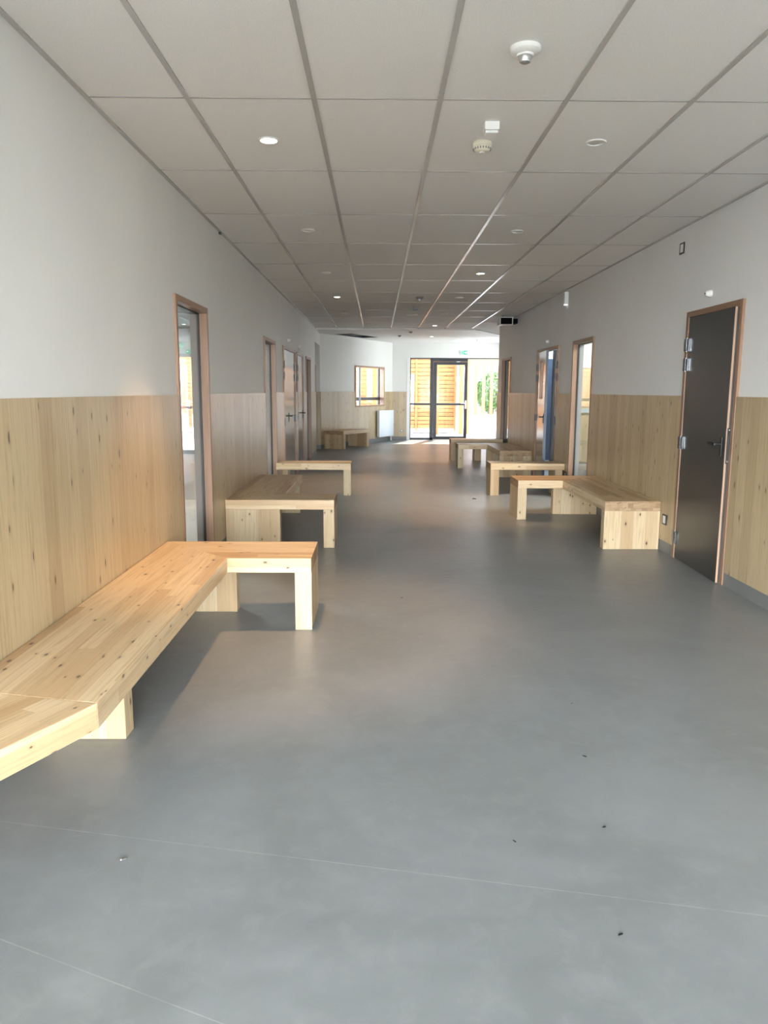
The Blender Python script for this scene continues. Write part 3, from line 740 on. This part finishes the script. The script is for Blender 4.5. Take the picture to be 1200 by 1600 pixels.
# ------------------------------------------------------------------ wall fittings
def wall_sensor(x, y, z, s, label):
    t = thing('door_indicator', label, 'indicator light', (x, y, z), 0, 'round indicators above doors')
    MB().lathe([(.027, 0), (.027, s * .012), (.022, s * .03), (.014, s * .045), (.0001, s * .047)], axis='x', seg=24).build('housing', M['plastic'], t, smooth_=True)
    MB().lathe([(.007, s * .0455), (.006, s * .050), (.0001, s * .051)], axis='x', seg=14).build('lens', M['black'], t, smooth_=True)
wall_sensor(XR, 6.04, 2.17, -1, 'round white indicator above the large dark door')
wall_sensor(XR, 11.70, 2.157, -1, 'round white indicator above the ajar double door')
wall_sensor(XL, 12.01, 2.175, 1, 'round indicator above the double closet door')
wall_sensor(XL, 13.63, 2.168, 1, 'round indicator above the single door on the left')
def frame_box(x, y, z, label, hh=.045, w=.045, name='switch_box', cat='switch'):
    t = thing(name, label, cat, (x, y, z))
    mb = MB(); q = .011
    mb.box(-.010, -w, -hh, 0, w, -hh + q); mb.box(-.010, -w, hh - q, 0, w, hh); mb.box(-.010, -w, -hh + q, 0, -w + q, hh - q); mb.box(-.010, w - q, -hh + q, 0, w, hh - q)
    mb.build('rim', M['black'], t, bevel=.001)
    MB().box(-.008, -w + q, -hh + q, 0, w - q, hh - q).build('insert', M['plastic'], t, bevel=.001)
frame_box(XR, 6.67, 2.617, 'black rimmed box without cover, high on the right wall')
frame_box(XR - WT, 6.64, .294, 'black rimmed socket in the panelling beside the large dark door', .045, .045, 'wall_socket', 'socket')
frame_box(XR - WT, 10.25, .294, 'small dark socket in the panelling between two right-hand benches', .042, .04, 'wall_socket', 'socket')
t = thing('wall_socket', 'small round socket on the far wall left of exit doors', 'socket', (.70, FAR - WT, .27))
MB().lathe([(.042, 0), (.042, -.008), (.034, -.011), (.034, -.006), (.0001, -.006)], axis='y', seg=28).build('rim', M['greyp'], t, smooth_=True)
MB().lathe([(.022, -.006), (.020, -.010), (.0001, -.010)], axis='y', seg=20).build('insert', M['plastic'], t, smooth_=True)
t = thing('emergency_light', 'small white emergency light high on the right wall', 'emergency light', (XR, 10.6, 2.665))
MB().box(-.055, -.035, -.085, 0, .035, .085).build('housing', M['plastic'], t, bevel=.008)
MB().box(-.05, -.03, -.092, -.008, .03, -.085).build('diffuser', M['lens_lit'], t, bevel=.003)
t = thing('air_vent', 'black rectangular vent box with pale rim under the ceiling by the right wall corner', 'vent', (2.25, 14.3, 2.62))
mb = MB()
mb.box(-.005, 0, 0, .235, .30, .012); mb.box(-.005, 0, .128, .235, .30, .14); mb.box(-.005, 0, .012, .010, .30, .128); mb.box(.220, 0, .012, .235, .30, .128); mb.box(-.005, .29, .012, .235, .30, .128)
mb.build('housing', M['plastic'], t, bevel=.002)
MB().box(.010, .02, .012, .220, .04, .128).build('grille', M['void'], t)
MB().box(.235, .03, .03, .3285, .28, .115).build('side_duct', M['void'], t)
MB().box(.05, .10, .14, .07, .12, .167).build('hanger', M['chrome'], t)
t = tag(MB().box(-.004, -.02, -.012, .016, .02, .004).build('black_clip', M['black'], loc=(XL + .004, 6.95, CEIL - .012)), 'tiny black clip at the top of the left wall', 'clip')

# ------------------------------------------------------------------ bits on the floor
sc = thing('screw', 'small silver screw lying on the floor near the front bench', 'screw', (-.778, 2.12, 0), .7)
MB().lathe([(.0045, -.004), (.0048, 0.002), (.003, .003), (.0001, .003)], (0, 0, .0048), 'x', 14).build('head', M['bright'], sc, smooth_=True)
MB().lathe([(.0022, .002), (.0022, .016), (.0001, .02)], (0, 0, .0024), 'x', 10).build('shank', M['bright'], sc, smooth_=True)
for i, (x, y, s, lb) in enumerate(((.897, 3.3, .007, 'dark crumb on the floor, farthest of the pieces left of the right-hand door'), (.819, 2.79, .012, 'dark splinter on the floor, second nearest the large door'), (.751, 2.3, .010, 'dark splinter right of the middle of the floor, between two seams'),
                         (.441, 2.22, .010, 'dark splinter near the middle of the floor, just before the long seam'), (.647, 1.8, .011, 'dark splinter nearest the viewer, past the long seam'), (1.288, 9.97, .035, 'dark chip lying on the far shiny floor near right benches'), (.172, 5.1, .014, 'small dark chip on the floor level with the front bench arm'))):
    s *= .7; mb = MB(); w = s * .28
    mb.prism([(-s, -w), (s * .6, -w * 1.2), (s, w * .3), (s * .2, w), (-s * .8, w * .7)], 0, s * .3, 'x')
    tag(mb.build('wood_chip', M['black'], loc=(x, y, .0005), rotz=random.uniform(-1, 1)), lb, 'chip', 'loose chips on the floor')

# ------------------------------------------------------------------ outside
struct('wall_sky_blocker', MB().prism([(-2.7, 12), (4.7, 12), (4.7, FAR + ft), (-2.7, FAR + ft)], CEIL + .07, 10.), M['concrete'], 'unseen pale block added above the far half of the corridor to shade the yard timber', 'wall')  # unseen block, added to keep the bright low sky off facade and pergola
struct('ground_outside', MB().prism([(-30, END_L), (-2.7, END_L), (-2.7, FAR + ft), (40, FAR + ft), (40, 70), (-30, 70)], -.12, -.02), M['concrete'], 'bright pale paved yard beyond the glass doors', 'ground')
struct('ground_yard', MB().box(-30, -30, -.12, 40, BACK - .2, -.02), M['concrete'], 'pale paved yard behind the viewpoint', 'ground')
tb = thing('timber_building', 'orange timber clad building seen through the glass doors', 'building', (0, 26.0, 0))
mb = MB(); z = .16
while z < 2.95:
    mb.off = (random.random() * 20, random.random() * 20); mb.box(-13, 0, z, 2.66, .03, z + .113, 'x'); z += .135
mb.build('cladding', M['clad'], tb)
MB().box(-13, .03, 0, 2.66, 3.0, 2.95).build('wall', M['stem'], tb)
MB().box(-13, .0, 0, 2.66, .03, .15).build('plinth', M['concrete'], tb)
MB().box(-13.2, -.35, 2.98, 2.72, 3.2, 3.12, 'x').build('roof', M['larch'], tb)
for x in (-2.6, -.95, 1.28, 2.60): MB().box(x, -.03, .05, x + .06, 0, 2.97).build('batten', M['clad'], tb)
mb = MB(); mb.box(1.86, -.9, -.02, 2.0, -.76, 3.0); mb.build('post', M['larch'], tb)
MB().box(-.12, -.9, -.02, -.03, -.8, 3.0).build('post', M['larch'], tb)
MB().box(-4, -.9, 1.50, -.12, -.8, 1.60, 'x').build('rail', M['larch'], tb)
mb = MB()
for i in range(8):
    a0, a1 = i / 8 * PI / 2, (i + 1) / 8 * PI / 2
    c0 = (-.12 - .7 * (1 - math.cos(a0)) , .8 + .7 * math.sin(a0)); c1 = (-.12 - .7 * (1 - math.cos(a1)), .8 + .7 * math.sin(a1))
    mb.box(min(c0[0], c1[0]) - .02, -.88, min(c0[1], c1[1]), max(c0[0], c1[0]) + .02, -.83, max(c0[1], c1[1]))
mb.build('brace', M['larch'], tb)
for x in (2.79, 2.99): tag(MB().box(-.06, -.06, -.02, .06, .06, 2.9).build('timber_post', M['larch'], loc=(x, 25.6, 0)), 'orange timber post just left of the open exit' if x < 2.9 else 'orange timber post standing right of the exit door leaf', 'post', 'porch posts')
pg = thing('pergola', 'distant orange timber pergola beyond the bright yard', 'pergola', (0, 46, 0))
MB().box(5.0, -.08, 2.85, 9.5, .08, 3.35, 'x').build('beam', M['larch_d'], pg)
for i in range(9):
    x = 5.32 + i * .47; MB().box(x, -.08, -.02, x + .17, .08, 2.85).build('post', M['larch_d'], pg)
tag(MB().box(-3, 0, -.02, 3.4, .2, 2.0).build('boundary_wall', M['purple'], loc=(7, 50.5, 0)), 'dark slate boundary wall behind the pergola posts', 'boundary wall')
bd = thing('white_building', 'white building far behind the pergola', 'building', (8, 60, 0))
MB().box(-6, 0, -.02, 8, 4, 5).build('wall', M['paint'], bd)
for x in (-2.2, -.6, 1.0, 2.6): MB().box(x, -.03, 2.5, x + .9, 0, 3.6).build('window', M['alu'], bd)
bu = thing('bush', 'green bush behind the pergola posts', 'bush', (7.1, 48, 0))
mb = MB()
for i in range(2600):
    th_, ph = random.uniform(0, 2 * PI), math.acos(random.uniform(-1, 1)); rr = random.uniform(.72, 1.02)
    c = Vector((1.0 * rr * math.sin(ph) * math.cos(th_), .7 * rr * math.sin(ph) * math.sin(th_), 1.35 + 1.25 * rr * math.cos(ph)))
    d = Vector((random.uniform(-1, 1), random.uniform(-1, 1), random.uniform(-1, 1))).normalized() * .09; e = d.orthogonal().normalized() * .04
    mb.quad([c - d, c + e, c + d, c - e])
mb.build('foliage', M['leaf'], bu)
mb = MB()
for i in range(6):
    a = i * 1.05; mb.lathe([(.03, -.02), (.02, 1.4)], (.3 * math.cos(a), .2 * math.sin(a), 0), 'z', 8)
mb.build('stems', M['stem'], bu)

# ------------------------------------------------------------------ daylight
w = bpy.data.worlds.new('daylight'); S.world = w; w.use_nodes = True
nt = w.node_tree; bg = nt.nodes['Background']
tc = N(nt, 'ShaderNodeTexCoord'); sp = N(nt, 'ShaderNodeSeparateXYZ'); Lk(nt, tc.outputs['Generated'], sp.inputs[0])
skyc = mixc(nt, smooth(nt, sp.outputs[2], 0., .7), (.95, .97, 1.0), (.55, .72, 1.0))
skyc = mixc(nt, 1., skyc, mixc(nt, val(nt, 'MULTIPLY', smooth(nt, sp.outputs[1], -.4, .1, 1., 0.), smooth(nt, sp.outputs[2], .15, .48, 1., 0.)), (2.4, 2.4, 2.4), (34., 34.2, 34.2)), 'MULTIPLY'); Lk(nt, skyc, bg.inputs[0]); bg.inputs[1].default_value = 1.
sun = bpy.data.lights.new('sun', 'SUN'); sun.energy = 8.; sun.angle = .01; sun.color = (1, .95, .86)
so = bpy.data.objects.new('sun', sun); COL.objects.link(so)
so.rotation_euler = Vector((-.30, -1., -1.15)).to_track_quat('-Z', 'Y').to_euler()
def portal(loc, rot, sx, sy):
    l = bpy.data.lights.new('window_daylight', 'AREA'); l.shape = 'RECTANGLE'; l.size = sx; l.size_y = sy; l.cycles.is_portal = True
    o = bpy.data.objects.new('window_daylight', l); COL.objects.link(o); o.location = loc; o.rotation_euler = rot
portal(((GX0 + GX1) / 2, FAR + .2, GT / 2), (math.radians(-90), 0, 0), GX1 - GX0, GT)
portal((-.45, BACK - .16, 1.22), (math.radians(90), 0, 0), 5.5, 2.45)
cw = P0 + DV * ((WIN[0] + WIN[1]) / 2) + Vector((-DV.y, DV.x)) * .2
portal((cw.x, cw.y, (WIN[2] + WIN[3]) / 2), (math.radians(-90), 0, ANG), WIN[1] - WIN[0], WIN[3] - WIN[2])
portal((4.69, 19.75, 1.6), (math.radians(90), 0, math.radians(90)), 1.5, 1.2)
portal((-4.25, END_L + .02, 1.1), (math.radians(-90), 0, 0), 2.1, 2.2)
def room_fill(name, label, x, y, power, col):  # unseen lamp and fixture, added to brighten a room behind the glazed panels
    t = thing(name, label, 'ceiling light', (x, y, CEIL))
    MB().box(-.3, -.3, -.03, .3, .3, 0).build('housing', M['plastic'], t, bevel=.004)
    MB().box(-.28, -.28, -.034, .28, .28, -.03).build('diffuser', M['lamp'], t)
    l = bpy.data.lights.new('panel_fill', 'AREA'); l.size = .5; l.energy = power; l.color = col
    o = bpy.data.objects.new('panel_fill', l); COL.objects.link(o); o.location = (x, y, CEIL - .05)
room_fill('ceiling_fill_light', 'unseen square light added to brighten the room behind the right wall', 3.9, 9.4, 90, (.95, .98, 1.))
room_fill('ceiling_fill_light', 'unseen square light added to brighten the room behind the left wall', -3.2, 8.0, 110, (.9, .95, 1.))
# washroom lamp behind the ajar door
t = thing('ceiling_lamp', 'lit round ceiling lamp inside the washroom behind the ajar door', 'ceiling light', (3.6, 12.9, CEIL))
MB().lathe([(.12, 0), (.12, -.03), (.10, -.05), (.0001, -.055)], seg=28).build('diffuser', M['lamp'], t, smooth_=True)
l = bpy.data.lights.new('washroom_lamp', 'POINT'); l.energy = 120; l.color = (.80, .90, 1.); l.shadow_soft_size = .1
o = bpy.data.objects.new('washroom_lamp', l); COL.objects.link(o); o.location = (3.6, 12.9, CEIL - .12)

# ------------------------------------------------------------------ camera
cam = bpy.data.cameras.new('camera'); co = bpy.data.objects.new('camera', cam); COL.objects.link(co); S.camera = co
cam.sensor_fit = 'VERTICAL'; cam.sensor_height = 24.; cam.lens = 1185.08 / 1600 * 24.; cam.clip_start = .05; cam.clip_end = 300
R = Matrix.Rotation(-.0089, 4, 'Z') @ Matrix.Rotation(math.radians(90) - .1590, 4, 'X') @ Matrix.Rotation(.0041, 4, 'Z')
co.matrix_world = Matrix.Translation((0, 0, 1.42)) @ R

S.view_settings.view_transform = 'Standard'; S.view_settings.look = 'None'; S.view_settings.gamma = 1.; S.view_settings.use_curve_mapping = False
S.view_settings.exposure = .68
cy = S.cycles
cy.use_denoising = True; cy.max_bounces = 14; cy.diffuse_bounces = 7; cy.glossy_bounces = 6; cy.transparent_max_bounces = 16
cy.sample_clamp_indirect = 8.; cy.caustics_reflective = False; cy.caustics_refractive = False; cy.blur_glossy = .5
